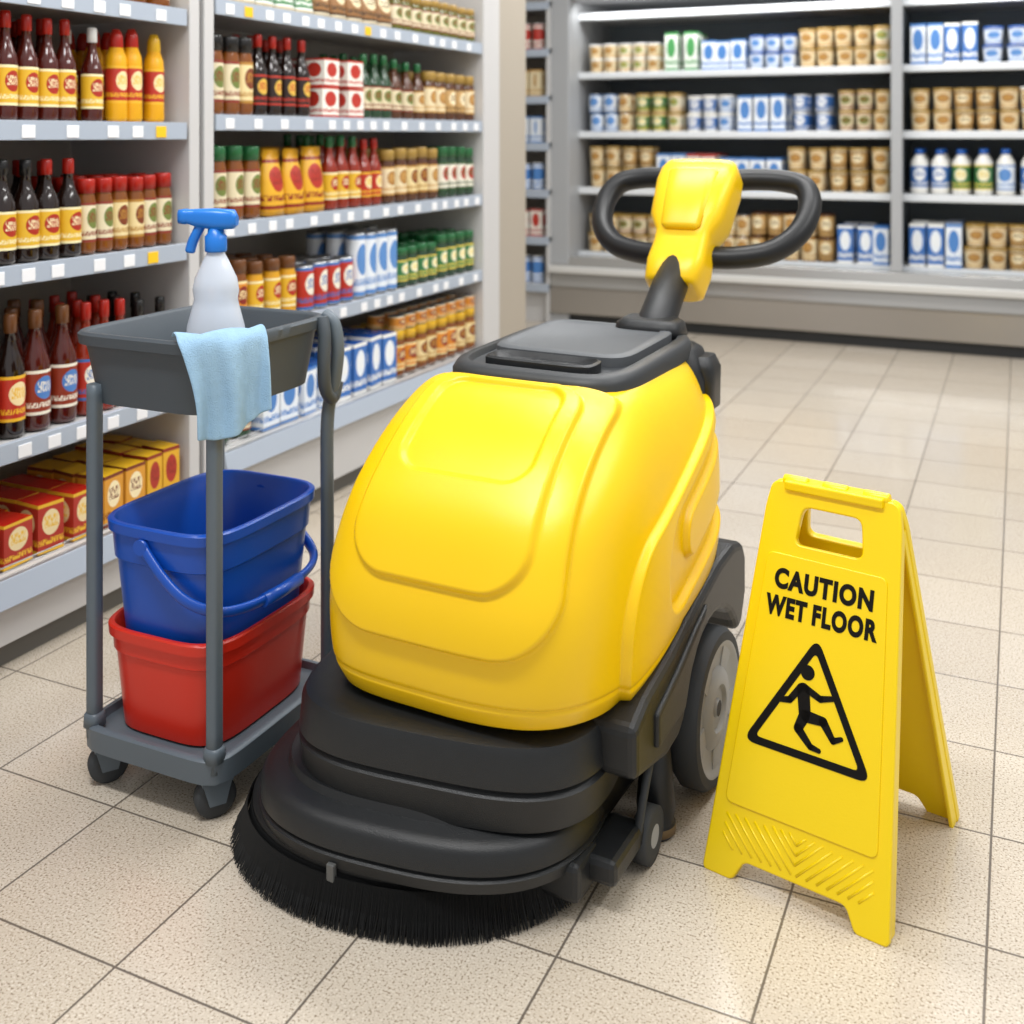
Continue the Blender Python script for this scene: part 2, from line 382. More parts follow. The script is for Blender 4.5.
shelving('grocery_shelf', 1.0, 2.37, [1.54, 1.23, .90, .50], .21, (.97, 1.0), (2.37, 2.41))
shelving('grocery_shelf.001', 2.47, 4.19, [1.585, 1.255, .945, .625], .295, (2.43, 2.47), (4.19, 4.35))
mb = MB(); mb.box(-2.6, -2.11, 4.37, 4.73, 0, 3.0, CREAM); mb.build('structural_column', bevel=.01)

# far rack
mb = MB()
mb.box(-3.5, -2.72, 6.9, 6.93, 0, 2.2, SHB)
for z in (.25, .55, .85, 1.15, 1.45, 1.75, 2.05):
    mb.box(-3.5, -2.72, 6.45, 6.9, z-.03, z, SHW); mb.box(-3.5, -2.72, 6.44, 6.45, z-.05, z, SHE)
mb.box(-3.5, -2.72, 6.5, 6.9, 0, .22, SHW)
mb.box(-2.74, -2.72, 6.45, 6.9, 0, 2.2, SHW); mb.box(-3.52, -3.5, 6.45, 6.9, 0, 2.2, SHW)
RK = mb.build('storage_rack')
mb = MB()
for z in (.25, .55, .85, 1.15, 1.45, 1.75):
    fill(mb, random.choice([B_, C]), -3.46, -2.78, z, .09, .17, .04, G_WHT, random.choice([BB, BW, LWB, LC]), C_BLU, lambda t, d: (t, 6.53+d*.1), -math.pi/2, (0,))
mb.build('packaged_goods', RK, recalc=False)

# ------------------------------------------------------------------ refrigerated case
CY = 6.5
mb = MB()
x0, x1 = -2.72, 1.42
mb.box(x0, x1, CY+.75, CY+.8, 0, 2.35, CDK)
mb.box(x0, x0+.12, CY-.02, CY+.8, 0, 2.35, CFR); mb.box(x1-.1, x1, CY-.02, CY+.8, 0, 2.35, CFR)
mb.box(x0, x1, CY, CY+.8, 2.06, 2.35, CFR)
mb.box(x0, x1, CY+.08, CY+.75, .1, .40, CDK)
mb.hexa([(x0, CY-.05, .24), (x1, CY-.05, .24), (x1, CY+.1, .24), (x0, CY+.1, .24), (x0, CY-.01, .43), (x1, CY-.01, .43), (x1, CY+.1, .43), (x0, CY+.1, .43)], mat('cooler_sill', '#A7A6A3', .18, metal=.5))
mb.box(x0, x1, CY-.075, CY+.1, .33, .37, mat('cooler_bumper', '#CFCECA', .25))
mb.box(x0, x1, CY-.04, CY+.1, .07, .24, mat('cooler_lower_panel', '#A09B94', .2, metal=.5))
mb.box(x0, x1, CY-.0, CY+.1, 0, .07, CKICK)
for xm in (-.63,):
    mb.box(xm-.03, xm+.03, CY, CY+.06, .43, 2.06, CFR)
    mb.box(xm-.01, xm+.01, CY+.06, CY+.75, .43, 2.06, CDK)
for z in (1.98, 1.60, 1.22, .86, .445):
    mb.box(x0+.12, x1-.1, CY+.16, CY+.75, z-.025, z, SHW)
    mb.box(x0+.12, x1-.1, CY+.15, CY+.16, z-.04, z+.003, mat('cooler_shelf_edge', '#DDE1E4', .4))
mb.build('refrigerated_display_case', bevel=.004, segs=1)

cp = lambda t, d: (t, CY+.22+d*.11)
def crow(name, z, segs):
    mb = MB()
    for (k, t0, t1, sp, h, r, body, lab, cap) in segs:
        fill(mb, k, t0, t1, z, sp, h, r, body, lab, cap, cp, -math.pi/2, (0, 1, 2), .006)
        if k in (U_, C): fill(mb, k, t0, t1, z+h*1.015, sp, h, r, body, lab, cap, cp, -math.pi/2, (0, 1), .006)
    mb.build(name, recalc=False)
crow('yogurt_cups', 1.603, [(U_, -2.55, -2.06, .092, .09, .045, G_CRM, [LC, LCG], C_WHT), (B_, -2.05, -1.80, .084, .24, .040, G_WHT, [BGW, BG], C_GRN), (B_, -1.79, -1.52, .09, .18, .043, G_WHT, BB, C_BLU), (U_, -1.51, -1.22, .092, .10, .046, G_WHT, LWB, C_BLU), (U_, -1.21, -.68, .105, .115, .05, G_CRM, [LC, LC, LCG], C_GLD),
     (B_, -.57, -.22, .085, .23, .040, G_WHT, [BB, BBL], C_BLU), (U_, -.2, .3, .11, .10, .053, G_WHT, [LWB, LC], C_BLU), (U_, .3, 1.3, .11, .09, .053, G_CRM, LC, C_WHT)])
crow('dairy_cartons', 1.223, [(C, -2.55, -2.25, .085, .12, .042, METL, [LWB, LC], C_BLU), (U_, -2.24, -1.92, .095, .12, .046, G_CRM, [LG, LCG], C_GLD), (U_, -1.9, -1.6, .094, .11, .046, G_WHT, [LB, LWB], C_WHT), (B_, -1.58, -1.28, .088, .22, .042, G_WHT, BB, C_BLU), (C, -1.26, -1.0, .088, .11, .043, METL, [LB, LG], C_BLU), (U_, -.98, -.68, .095, .12, .046, G_CRM, [LM, LC], C_GLD),
     (U_, -.58, 0, .108, .12, .053, G_CRM, [LC, LGB], C_GLD), (U_, 0, 1.3, .108, .12, .053, G_CRM, LC, C_WHT)])
crow('milk_bottles', .863, [(U_, -2.55, -2.1, .095, .13, .047, G_CRM, [LC, LGB], C_GLD), (B_, -2.08, -1.7, .09, .22, .043, G_WHT, [BB, BW], C_BLU), (B_, -1.68, -1.3, .09, .20, .043, G_BLU, BB, C_BLU), (U_, -1.28, -.68, .105, .13, .052, G_CRM, [LC, LGB, LC], C_GLD),
     (MI, -.58, -.02, .098, .26, .048, G_WHT, [LB, LG, LWB], C_BLU), (MI, 0, 1.3, .098, .26, .047, G_WHT, LB, C_WHT)])
crow('butter_tubs', .448, [(U_, -2.55, -2.05, .1, .12, .05, G_CRM, [LC, LM], C_GLD), (C, -2.03, -1.5, .085, .13, .042, METL, [LC, LB], C_WHT), (C, -1.5, -1.0, .09, .14, .044, G_BRN, [LGB, LC], C_BRN), (B_, -.98, -.68, .088, .22, .042, G_BLU, [BBL, BB], C_BLU),
     (B_, -.58, -.3, .09, .25, .042, G_WHT, [BBL, BB], C_BLU), (U_, -.29, 1.3, .108, .125, .053, G_CRM, [LC, LGB], C_GLD)])

# ------------------------------------------------------------------ floor scrubber
SC = empty('floor_scrubber', (-.824, 1.515, 0), math.radians(-3.4))
UC = -.012
keys = [(.290, .252, .004, .650), (.33, .268, -.012, .670), (.40, .274, -.018, .69), (.46, .274, -.012, .70), (.52, .271, .010, .71), (.58, .264, .042, .72), (.63, .253, .085, .73),
        (.675, .237, .135, .74), (.71, .219, .185, .745), (.735, .199, .235, .745), (.750, .175, .295, .74), (.754, .12, .36, .68)]
sec = cr(keys, 9)
W_ = [0]
for i in range(1, len(sec)): W_.append(W_[-1]+math.hypot(sec[i][0]-sec[i-1][0], sec[i][2]-sec[i-1][2]))
NS = 250; rs = []; j = 0
for i in range(NS):
    w = W_[-1]*i/(NS-1)
    while j < len(W_)-2 and W_[j+1] < w: j += 1
    t = (w-W_[j])/(W_[j+1]-W_[j]+1e-9)
    rs.append((w,)+tuple(a+(b-a)*t for a, b in zip(sec[j], sec[j+1])))
NT = 600; grid = []
for (w, z, hw, vf, vr) in rs:
    e_ = 4.8-.9*sst(.6, .75, z)
    ring = sring(z, hw, (vr-vf)/2, e_, UC, (vr+vf)/2, NT)
    tz = max(0, min(1, (z-.29)/.3))
    for p in ring:
        p.z += (1-tz)**1.5*(.070*sst(.10, .62, p.y)+.014*sst(0, .25, p.x)*sst(.2, 0, p.y))
        p.x = UC+(p.x-UC)*(1-.05*sst(.3, 0, p.y))
    grid.append(ring)
def rbox(x, y, cx, cy, a, b, r):
    dx = abs(x-cx)-a+r; dy = abs(y-cy)-b+r
    return math.hypot(max(dx, 0), max(dy, 0))+min(max(dx, dy), 0)-r
def step(d, e=.006): return sst(e, -e, d)
out = []
for i in range(NS):
    row = []
    for k in range(NT):
        p = grid[i][k]
        a = grid[min(i+1, NS-1)][k]-grid[max(i-1, 0)][k]; b = grid[i][(k+1) % NT]-grid[i][k-1]
        n = b.cross(a).normalized()
        w = rs[i][0]; dsp = 0
        front = sst(.0, .35, -n.y+n.z*.6) if p.y < .33 else 0
        x = (p.x-UC)*(1+.25*(w-.3))
        if front > 0:
            dsp += front*(.013*step(rbox(x, w, 0, .365, .205, .245, .10), .005)
                      + .012*step(rbox(x, w, 0, .400, .158, .19, .075), .0045)
                      - .009*step(rbox(x, w, 0, .475, .125, .100, .045), .004))
        side = sst(.35, .75, abs(n.x))
        if side > 0:
            zz = p.z-.30*(p.y-.42)
            dsp += side*(.014*step(rbox(p.y, zz, .50, .465, .36, .125, .11), .0055)
                     - .015*step(rbox(p.y, zz, .55, .485, .26, .080, .078), .005)
                     + .012*step(rbox(p.y, zz, .60, .490, .21, .040, .038), .005))
        # moulded skirt line
        base_z = rs[i][1]
        dsp -= .0035*math.exp(-((base_z-.325)/.0035)**2)
        row.append(p+n*dsp)
    out.append(row)
mb = MB(); mb.rings(out, YEL, True, True)
mb.build('yellow_shell', SC)
# --- lid
def tl(ring, v0=.30, k=.03): return [Vector((p.x, p.y, p.z+k*(p.y-v0))) for p in ring]
LC_v = .535
mb = MB()
mb.rings([tl(sring(.735, .188, .238, 5, UC, LC_v, 80)), tl(sring(.757, .188, .238, 5, UC, LC_v, 80)), tl(sring(.769, .181, .231, 5, UC, LC_v, 80)), tl(sring(.772, .168, .218, 5, UC, LC_v, 80)), tl(sring(.772, .160, .208, 6, UC, LC_v, 80)), tl(sring(.762, .154, .202, 6, UC, LC_v, 80))], LIDB)
mb.build('lid_frame', SC, sharp=50)
mb = MB()
mb.rings([tl(sring(.76, .145, .150, 7, UC, .580, 64)), tl(sring(.779, .145, .150, 7, UC, .580, 64)), tl(sring(.783, .140, .145, 7, UC, .580, 64)), tl(sring(.783, .126, .131, 7, UC, .580, 64)), tl(sring(.780, .123, .128, 7, UC, .580, 64))], GRYD)
mb.build('lid_panel', SC, sharp=50)
mb = MB()
mb.rings([tl(sring(.755, .112, .036, 6, -.01, .378, 48)), tl(sring(.779, .112, .036, 6, -.01, .378, 48)), tl(sring(.782, .107, .031, 6, -.01, .378, 48)), tl(sring(.772, .100, .024, 6, -.01, .378, 48))], BLK)
mb.build('lid_latch', SC, sharp=50)
mb = MB()
mb.rings([sring(.40, .20, .06, 5, 0, .72, 48), sring(.70, .20, .065, 5, 0, .72, 48), sring(.755, .18, .06, 5, 0, .725, 48), sring(.765, .165, .05, 5, 0, .725, 48)], BLK)
mb.rings([sring(.64, .024, .035, 4, .19, .735, 32), sring(.72, .03, .04, 4, .185, .735, 32), sring(.745, .024, .03, 4, .18, .735, 32)], BLK)
mb.build('rear_tank', SC)
# --- handle
HU = .068
mb = MB()
mb.tube([(HU, .70, .72), (HU, .76, .79), (HU, .93, .93)], [.052, .041, .038], BLK, 24)
mb.rings([tl(sring(.765, .075, .05, 4, HU, .735, 40)), tl(sring(.79, .07, .045, 4, HU, .735, 40)), tl(sring(.80, .055, .035, 4, HU, .735, 40))], BLK)
mb.build('handle_column', SC)
d = Vector((0, .64, .77)).normalized(); nn = Vector((0, -d.z, d.y))
def hsec(t, wd, th, off=0, e=5):
    c = Vector((HU, .895, .875))+d*t+nn*off
    return [c+Vector((1, 0, 0))*p.x+nn*p.y for p in sring(0, wd, th, e, n=48)]
mb = MB()
mb.rings([hsec(-.03, .052, .044), hsec(-.022, .062, .052), hsec(.03, .068, .054), hsec(.08, .064, .052), hsec(.11, .066, .052), hsec(.15, .088, .058, .004), hsec(.25, .096, .058, .006), hsec(.29, .094, .052, .004), hsec(.308, .086, .044, .004), hsec(.313, .076, .034, .004)], YEL)
mb.build('handle_head', SC)
mb = MB()
mb.rings([hsec(.10, .036, .006, .056, 4), hsec(.11, .046, .012, .056, 4), hsec(.26, .062, .010, .060, 4), hsec(.272, .054, .004, .060, 4)], mat('handle_button_yellow', '#F1C400', .35))
mb.build('handle_control', SC)
mb = MB()
for sgn in (-1, 1):
    P = [(.02, 1.13, 1.085), (.10, 1.15, 1.092), (.18, 1.155, 1.09), (.235, 1.14, 1.075), (.256, 1.10, 1.03), (.241, 1.05, .975), (.19, 1.01, .935), (.11, .985, .92), (.03, .97, .92)]
    mb.tube(cr([(HU+sgn*a-.006, b, c) for a, b, c in P], 6), .0265, BLK2, 16)
mb.build('handle_grips', SC)
# --- chassis
prof = [(.12, .20), (.12, .28), (.18, .305), (.30, .328), (.42, .363), (.55, .392), (.64, .398), (.70, .385), (.72, .35), (.72, .28), (.69, .225)]
for aa in range(28, 171, 12):
    prof.append((.51+.168*math.cos(math.radians(aa)), .14+.168*math.sin(math.radians(aa))))
prof += [(.325, .175), (.26, .17)]
def extr(mb, prof, u0, u1, m):
    o = len(mb.v); n = len(prof)
    for u in (u0, u1):
        for (v, z) in prof: mb.v.append((u, v, z))
    for k in range(n):
        k2 = (k+1) % n
        mb.face([o+k, o+k2, o+n+k2, o+n+k], m)
    mb.face([o+k for k in range(n)][::-1], m); mb.face([o+n+k for k in range(n)], m)
mb = MB(); extr(mb, prof, -.287, .280, BLK)
ch = mb.build('chassis', SC, bevel=.014, segs=3)
mb = MB(); mb.box(-.2, .2, .1, .66, .07, .30, BLK2); mb.build('underbody', SC, bevel=.02)
mb = MB()
prof2 = [(.20, .215), (.20, .27), (.30, .298), (.40, .335), (.46, .352), (.41, .315), (.36, .27), (.33, .22)]
extr(mb, prof2, -.295, .288, BLK); mb.build('chassis_side_panel', SC, bevel=.006, segs=3)
DY = math.radians(9)
mb = MB()
def tier(keys, cu, cv, m):
    mb.rings([sring(z, a, b, e, cu, cv, 120, DY) for (z, a, b, e) in keys], m)
tier([(.14, .250, .225, 3.4), (.145, .262, .238, 3.4), (.15, .268, .243, 3.4), (.200, .272, .246, 3.5), (.207, .264, .238, 3.5), (.214, .272, .246, 3.5), (.262, .268, .242, 3.5), (.274, .262, .236, 3.5), (.278, .252, .226, 3.5), (.279, .23, .21, 3.4)], -.055, .20, BLK)
tier([(.25, .205, .17, 3.4), (.32, .20, .165, 3.4)], -.02, .21, BLK2)
mb.build('deck_cover', SC, sharp=40)
mb = MB()
tier([(.070, .272, .228, 2.6), (.074, .292, .246, 2.7), (.092, .296, .250, 2.7), (.096, .288, .243, 2.7), (.101, .294, .248, 2.7), (.130, .290, .245, 2.8), (.140, .282, .237, 2.8), (.144, .270, .225, 2.8), (.149, .25, .205, 2.8), (.16, .245, .20, 2.8)], -.092, .150, BLK)
mb.build('brush_deck', SC, sharp=40)
mb = MB()
BA, BB2, bcu, bcv = .297, .243, -.130, .132
mb.rings([sring(z, a, b, 2.2, bcu, bcv, 96, DY) for (z, a, b) in ((.012, BA-.045, BB2-.045), (.035, BA-.03, BB2-.03), (.062, BA-.014, BB2-.014), (.076, BA-.014, BB2-.014), (.078, BA-.03, BB2-.03))], BRIS)
for lay, (off, zt, flare) in enumerate(((-.024, .068, .010), (-.014, .066, .018), (-.006, .064, .026), (-.003, .055, .019))):
    nb = 720
    r0 = sring(0, BA+off, BB2+off, 2.2, bcu, bcv, nb, DY)
    for k in range(nb):
        p = r0[k]; q = r0[(k+1) % nb]
        t = (q-p).normalized(); nrm = Vector((t.y, -t.x, 0))
        fl = flare+random.uniform(-.002, .003); ln = random.uniform(-.002, .002)
        w = .0011
        top = p+Vector((0, 0, zt)); mid = p+nrm*fl*.45+Vector((0, 0, zt*.45)); bot = p+nrm*fl+t*random.uniform(-.003, .003)+Vector((0, 0, .002+abs(ln)))
        o = len(mb.v)
        for c, ww in ((top, w), (mid, w), (bot, w*.7)):
            mb.v += [tuple(c-t*ww), tuple(c+t*ww), tuple(c+nrm*ww*1.6)]
        for s in (0, 3):
            mb.face([o+s, o+s+3, o+s+5, o+s+2], BRIS); mb.face([o+s+2, o+s+5, o+s+4, o+s+1], BRIS); mb.face([o+s+1, o+s+4, o+s+3, o+s], BRIS)
mb.build('scrub_brush', SC, recalc=False)
mb = MB(); mb.box(-.007, .007, -.005, .005, .055, .082, mat('clip_grey_plastic', '#5A5B5A', .3)); mb.build('brush_clip', SC, loc=(-.130, -.106, 0), bevel=.002)
def wheel(mb, u, v, r, wd, z, side):
    M = Matrix.Translation((u, v, z)) @ Matrix.Rotation(math.pi/2*side, 4, 'Y')
    h = wd/2
    mb.lathe(0, 0, 0, [(r*.5, -h, TYRE), (r*.93, -h, TYRE), (r, -h*.6, TYRE), (r, h*.6, TYRE), (r*.95, h*.95, TYRE), (r*.84, h, WHEELG), (r*.80, h*.95, WHEELG), (r*.74, h*.7, WHEELG), (r*.52, h*.62, WHEELG), (r*.48, h*.85, WHEELG), (r*.30, h*.95, WHEELG), (r*.26, h*.7, WHEELG), (r*.12, h*.7, WHEELG), (r*.10, h*.9, TYRE), (0.0001, h*.9, TYRE)], 0, 48, M)
    for k in range(5):
        a = k*2*math.pi/5
        M2 = M @ Matrix.Rotation(a, 4, 'Z')
        mb.hexa([(r*.50, -.02, h*.4), (r*.76, -.028, h*.4), (r*.76, .028, h*.4), (r*.50, .02, h*.4), (r*.50, -.018, h*.72), (r*.76, -.026, h*.78), (r*.76, .026, h*.78), (r*.50, .018, h*.72)], WHEELG, M2)
mb = MB(); wheel(mb, .264, .51, .14, .055, .14, 1); wheel(mb, -.265, .51, .14, .055, .14, -1); mb.build('drive_wheels', SC, sharp=45)
mb = MB()
mb.box(.13, .215, .05, .13, .03, .09, BLK); mb.box(.195, .258, .09, .22, .045, .085, BLK)
mb.build('side_bumper_block', SC, bevel=.01)
mb = MB()
mb.lathe(.235, .325, .0, [(.03, 0, TYRE), (.034, .006, mat('squeegee_brown', '#6B5638', .6)), (.034, .02, BLK2), (.03, .022, BLK), (.034, .05, BLK), (.03, .09, BLK), (.022, .18, BLK)], 0, 24)
M = Matrix.Translation((.25, .245, .045)) @ Matrix.Rotation(math.pi/2, 4, 'Y')
mb.lathe(0, 0, 0, [(.02, -.012, TYRE), (.045, -.012, TYRE), (.045, .012, TYRE), (.03, .014, TYRE), (.018, .014, WHEELG)], 0, 28, M)
mb.tube(cr([(.250, .20, .06), (.256, .21, .12), (.258, .25, .19)], 6), .007, TYRE, 10)
mb.build('squeegee_support', SC)

# ------------------------------------------------------------------ janitor cart
CX, CYY = -1.4145, 1.695
JC = empty('janitor_cart', (CX, CYY, 0))
hx, hy = .1425, .175
mb = MB()
mb.rings([sring(.070, .155, .185, 9), sring(.073, .163, .193, 9), sring(.113, .165, .195, 9), sring(.117, .161, .191, 9), sring(.117, .153, .183, 9), sring(.103, .150, .180, 9)], CARTG)
mb.build('base_tray', JC, sharp=45)
mb = MB()
for sx in (-1, 1):
    for sy in (-1, 1):
        if sx == 1 and sy == 1: continue
        mb.rings([sring(z, .0125, .0135, 3, sx*(hx-.003), sy*(hy-.003), 20) for z in (.09, .16, .72, .74)], CARTG)
        mb.rings([sring(z, a, a, 3, sx*(hx-.003), sy*(hy-.003), 20) for z, a in ((.11, .018), (.13, .017), (.135, .014))], CARTG)
mb.tube(cr([(hx-.003, hy-.003, .10), (hx-.003, hy-.003, .40), (hx-.002, hy-.004, .62), (hx+.012, hy, .70), (hx+.02, hy, .77), (hx+.010, hy, .82), (hx-.012, hy, .835)], 8), .0135, CARTG, 14)
mb.build('posts', JC)
mb = MB()
mb.tube(cr([(hx+.002, hy-.03, .835), (hx+.012, hy-.035, .80), (hx+.014, hy-.04, .74), (hx+.012, hy-.03, .69), (hx+.012, hy-.005, .67), (hx+.012, hy+.01, .70)], 8), .013, TRAYG, 12)
mb.build('side_hook', JC)
mb = MB()
TX = -.024
TR = lambda z, a, b, e=7: sring(z, a, b, e, TX, -.002, 96)
mb.rings([TR(.70, .135, .155, 6), TR(.703, .145, .165, 6), TR(.80, .157, .178), TR(.812, .160, .181), TR(.814, .169, .190), TR(.832, .171, .192), TR(.837, .167, .188), TR(.837, .160, .181), TR(.832, .155, .176), TR(.71, .137, .157, 6)], TRAYG)
mb.build('top_tray', JC, sharp=45)
mb = MB()
for sx in (-1, 1):
    for sy in (-1, 1):
        cx, cy = sx*(hx-.018), sy*(hy-.022)
        A_ = math.radians(-35)
        M = Matrix.Translation((cx, cy, .036)) @ Matrix.Rotation(A_, 4, 'Z') @ Matrix.Rotation(math.pi/2, 4, 'Y')
        mb.lathe(0, 0, 0, [(.012, -.013, WHEELG), (.03, -.013, TYRE), (.036, -.009, TYRE), (.036, .009, TYRE), (.03, .013, TYRE), (.012, .013, WHEELG)], 0, 28, M)
        M2 = Matrix.Translation((cx, cy, 0)) @ Matrix.Rotation(A_, 4, 'Z')
        for s_ in (-1, 1):
            a, b = (s_*.021, s_*.015); a, b = min(a, b), max(a, b)
            mb.hexa([(a, -.014, .028), (b, -.014, .028), (b, .014, .028), (a, .014, .028), (a, -.026, .07), (b, -.026, .07), (b, .026, .07), (a, .026, .07)], CARTG, M2)
        mb.box(-.022, .022, -.027, .027, .066, .076, CARTG, M2)
mb.build('casters', JC)

def bucket(name, z0, h, a0, b0, a1, b1, m, e=4.5):
    mb = MB()
    S2 = lambda z, a, b: sring(z, a, b, e, n=96)
    lip = .007
    mb.rings([S2(0, a0-.006, b0-.006), S2(.004, a0, b0), S2(h*.74, a0+(a1-a0)*.74, b0+(b1-b0)*.74), S2(h*.74+.003, a0+(a1-a0)*.74+.004, b0+(b1-b0)*.74+.004), S2(h-.022, a1+.001, b1+.001), S2(h-.020, a1+lip, b1+lip), S2(h-.003, a1+lip+.001, b1+lip+.001), S2(h, a1+lip-.002, b1+lip-.002),
              S2(h, a1-.001, b1-.001), S2(h-.004, a1-.004, b1-.004), S2(.012, a0-.003, b0-.003)], m)
    return mb.build(name, loc=(CX-.002, CYY, z0), sharp=40)
bucket('red_bucket', .104, .195, .122, .152, .137, .169, RED)
bb = bucket('blue_bucket', .208, .285, .113, .146, .137, .171, BLUE)
mb = MB()
hb = .175
P = [(-.02, -hb, .250), (.03, -hb-.004, .205), (.08, -hb-.0, .170), (.125, -.148, .148), (.150, -.09, .140), (.156, 0, .138), (.150, .09, .140), (.125, .148, .148), (.08, hb+.0, .170), (.03, hb+.004, .205), (-.02, hb, .250)]
mb.tube(cr(P, 8), .0075, BLUE, 10, 1.5)
mb.tube([(.156, -.055, .138), (.158, 0, .137), (.156, .055, .138)], .012, BLUE, 12)
mb.tube([(-.02, -hb-.008, .250), (-.02, -hb+.01, .250)], .014, BLUE, 16)
mb.tube([(-.02, hb-.01, .250), (-.02, hb+.008, .250)], .014, BLUE, 16)
mb.build('bucket_handle', bb)

# spray bottle
BOT = mat('bottle_translucent', '#E2EAF6', .2, trans=.3)
SBL = mat('sprayer_blue', '#1B74D0', .3)
SB = empty('spray_bottle', (-1.372, 1.643, .712), math.radians(20))
SB.scale = (1.2, 1.2, 1.13)
mb = MB()
mb.lathe(0, 0, 0, [(.038, 0, BOT), (.043, .006, BOT), (.043, .09, BOT), (.041, .115, BOT), (.034, .145, BOT), (.031, .16, BOT), (.033, .175, BOT), (.030, .195, BOT), (.019, .222, BOT), (.013, .235, BOT), (.013, .25, BOT)], 0, 32, None, 1.1, .85)
mb.build('bottle_body', SB)
mb = MB()
mb.lathe(0, 0, .238, [(.016, 0, SBL), (.017, .003, SBL), (.017, .026, SBL), (.013, .03, SBL), (.012, .04, SBL)], 0, 24)
def hx_ring(x, zc, w, h): return [Vector((x, p.x, zc+p.y)) for p in sring(0, w, h, 3.5, n=20)]
mb.rings([hx_ring(.034, .290, .008, .008), hx_ring(.028, .292, .014, .016), hx_ring(.0, .292, .015, .018), hx_ring(-.03, .294, .013, .015), hx_ring(-.045, .296, .010, .012), hx_ring(-.047, .296, .012, .013), hx_ring(-.058, .296, .011, .012)], SBL)
mb.tube(cr([(-.022, 0, .286), (-.030, 0, .27), (-.038, 0, .252), (-.042, 0, .236)], 5), [.008]*15+[.006], SBL, 10)
mb.build('sprayer_head', SB)

# cloth draped over the tray corner
CL = mat('microfiber_cloth', '#93B4CE', .95, bump=(420, 1.0), var=(60, .12), spec=.1)
cpt = Vector((CX+TX+.150, CYY-.002-.172, 0))
nd = Vector((math.cos(math.radians(-38)), math.sin(math.radians(-38)), 0)); td = Vector((-nd.y, nd.x, 0))
path = cr([(-.034, .844), (-.022, .848), (-.008, .850), (.012, .848), (.026, .832), (.030, .79), (.030, .74), (.033, .690)], 7)
mb = MB(); NW = 44; R = []
for i, (q, z) in enumerate(path):
    s = i/(len(path)-1); row = []
    for k in range(NW+1):
        t = k/NW
        hang = sst(.45, .9, s)
        tt = (t-.5)*(.158-.024*hang)+.026+.014*hang
        f = .011*hang*math.sin(t*12+s*2)+.005*math.sin(t*25+1.5*s)*hang
        back = -.35*max(0, abs(tt)-.022)*(1-.35*hang)
        zz = z-.02*hang*math.sin(t*math.pi*1.1+.5)+.010*hang*t+.003*math.sin(t*11+s*9)*(1-hang)
        pt = cpt+nd*(q+back+f*.8)+td*tt
        row.append(Vector((pt.x, pt.y, zz)))
    R.append(row)
for r in R:
    for p in r: mb.v.append(tuple(p))
n1 = NW+1
for i in range(len(R)-1):
    for k in range(NW): mb.face([i*n1+k, i*n1+k+1, (i+1)*n1+k+1, (i+1)*n1+k], CL, None, True)
co = mb.build('cleaning_cloth')
so = co.modifiers.new('s', 'SOLIDIFY'); so.thickness = .004; so.offset = 1
ss = co.modifiers.new('ss', 'SUBSURF'); ss.levels = 1; ss.render_levels = 1

# ------------------------------------------------------------------ wet floor sign
def round_poly(P, rs_, n=6):
    out = []
    N_ = len(P)
    for i in range(N_):
        p = Vector(P[i]); a = Vector(P[i-1]); b = Vector(P[(i+1) % N_])
        r = rs_[i] if isinstance(rs_, (list, tuple)) else rs_
        da = (a-p); db = (b-p); r = min(r, da.length*.45, db.length*.45)
        if r <= 0: out.append(tuple(p)); continue
        s = p+da.normalized()*r; e = p+db.normalized()*r
        for k in range(n+1):
            t = k/n
            out.append(tuple(s*(1-t)**2+p*2*t*(1-t)+e*t*t))
    return out
def curve_to_mesh(cu, name, m, parent, M):
    tmp = bpy.data.objects.new(name+'_tmp', cu); scene.collection.objects.link(tmp)
    bpy.context.view_layer.update()
    dg = bpy.context.evaluated_depsgraph_get()
    me = bpy.data.meshes.new_from_object(tmp.evaluated_get(dg)); me.name = name
    bpy.data.objects.remove(tmp)
    me.materials.clear(); me.materials.append(m)
    ob = bpy.data.objects.new(name, me); scene.collection.objects.link(ob)
    ob.parent = parent; ob.matrix_local = M
    return ob
def panel(name, splines, ext, bevel, m, parent, M):
    cu = bpy.data.curves.new(name, 'CURVE'); cu.dimensions = '2D'; cu.fill_mode = 'BOTH'
    cu.extrude = ext; cu.bevel_depth = bevel; cu.bevel_resolution = 2
    for P in splines:
        sp = cu.splines.new('POLY'); sp.points.add(len(P)-1)
        for i, p in enumerate(P): sp.points[i].co = (p[0], p[1], 0, 1)
        sp.use_cyclic_u = True
    return curve_to_mesh(cu, name, m, parent, M)
WS = empty('wet_floor_sign', (-.325, 1.736, 0), math.radians(-12))
SPR, HT = .39, .598
tilt = math.atan((SPR/2-.008)/HT); SL = HT/math.cos(tilt)
hb_, ht_ = .149, .111
out_ = [(-hb_, 0), (-hb_+.047, 0), (-hb_+.064, .032), (hb_-.064, .032), (hb_-.047, 0), (hb_, 0), (ht_+.003, SL-.045), (ht_-.004, SL-.005), (-ht_+.004, SL-.005), (-ht_-.003, SL-.045)]
outline = round_poly(out_, [.006, .006, .012, .012, .006, .006, .01, .014, .014, .01])
slot = round_poly([(-.062, SL-.104), (.062, SL-.104), (.053, SL-.036), (-.053, SL-.036)], .018)
MF = Matrix.Translation((0, .008, 0)) @ Matrix.Rotation(math.pi/2-tilt, 4, 'X')
MBk = Matrix.Translation((0, SPR-.008, 0)) @ Matrix.Rotation(math.pi, 4, 'Z') @ Matrix.Rotation(math.pi/2-tilt, 4, 'X')
panel('front_panel', [outline, slot], .005, .003, YEL2, WS, MF)
panel('back_panel', [outline, slot], .005, .003, YEL2, WS, MBk)
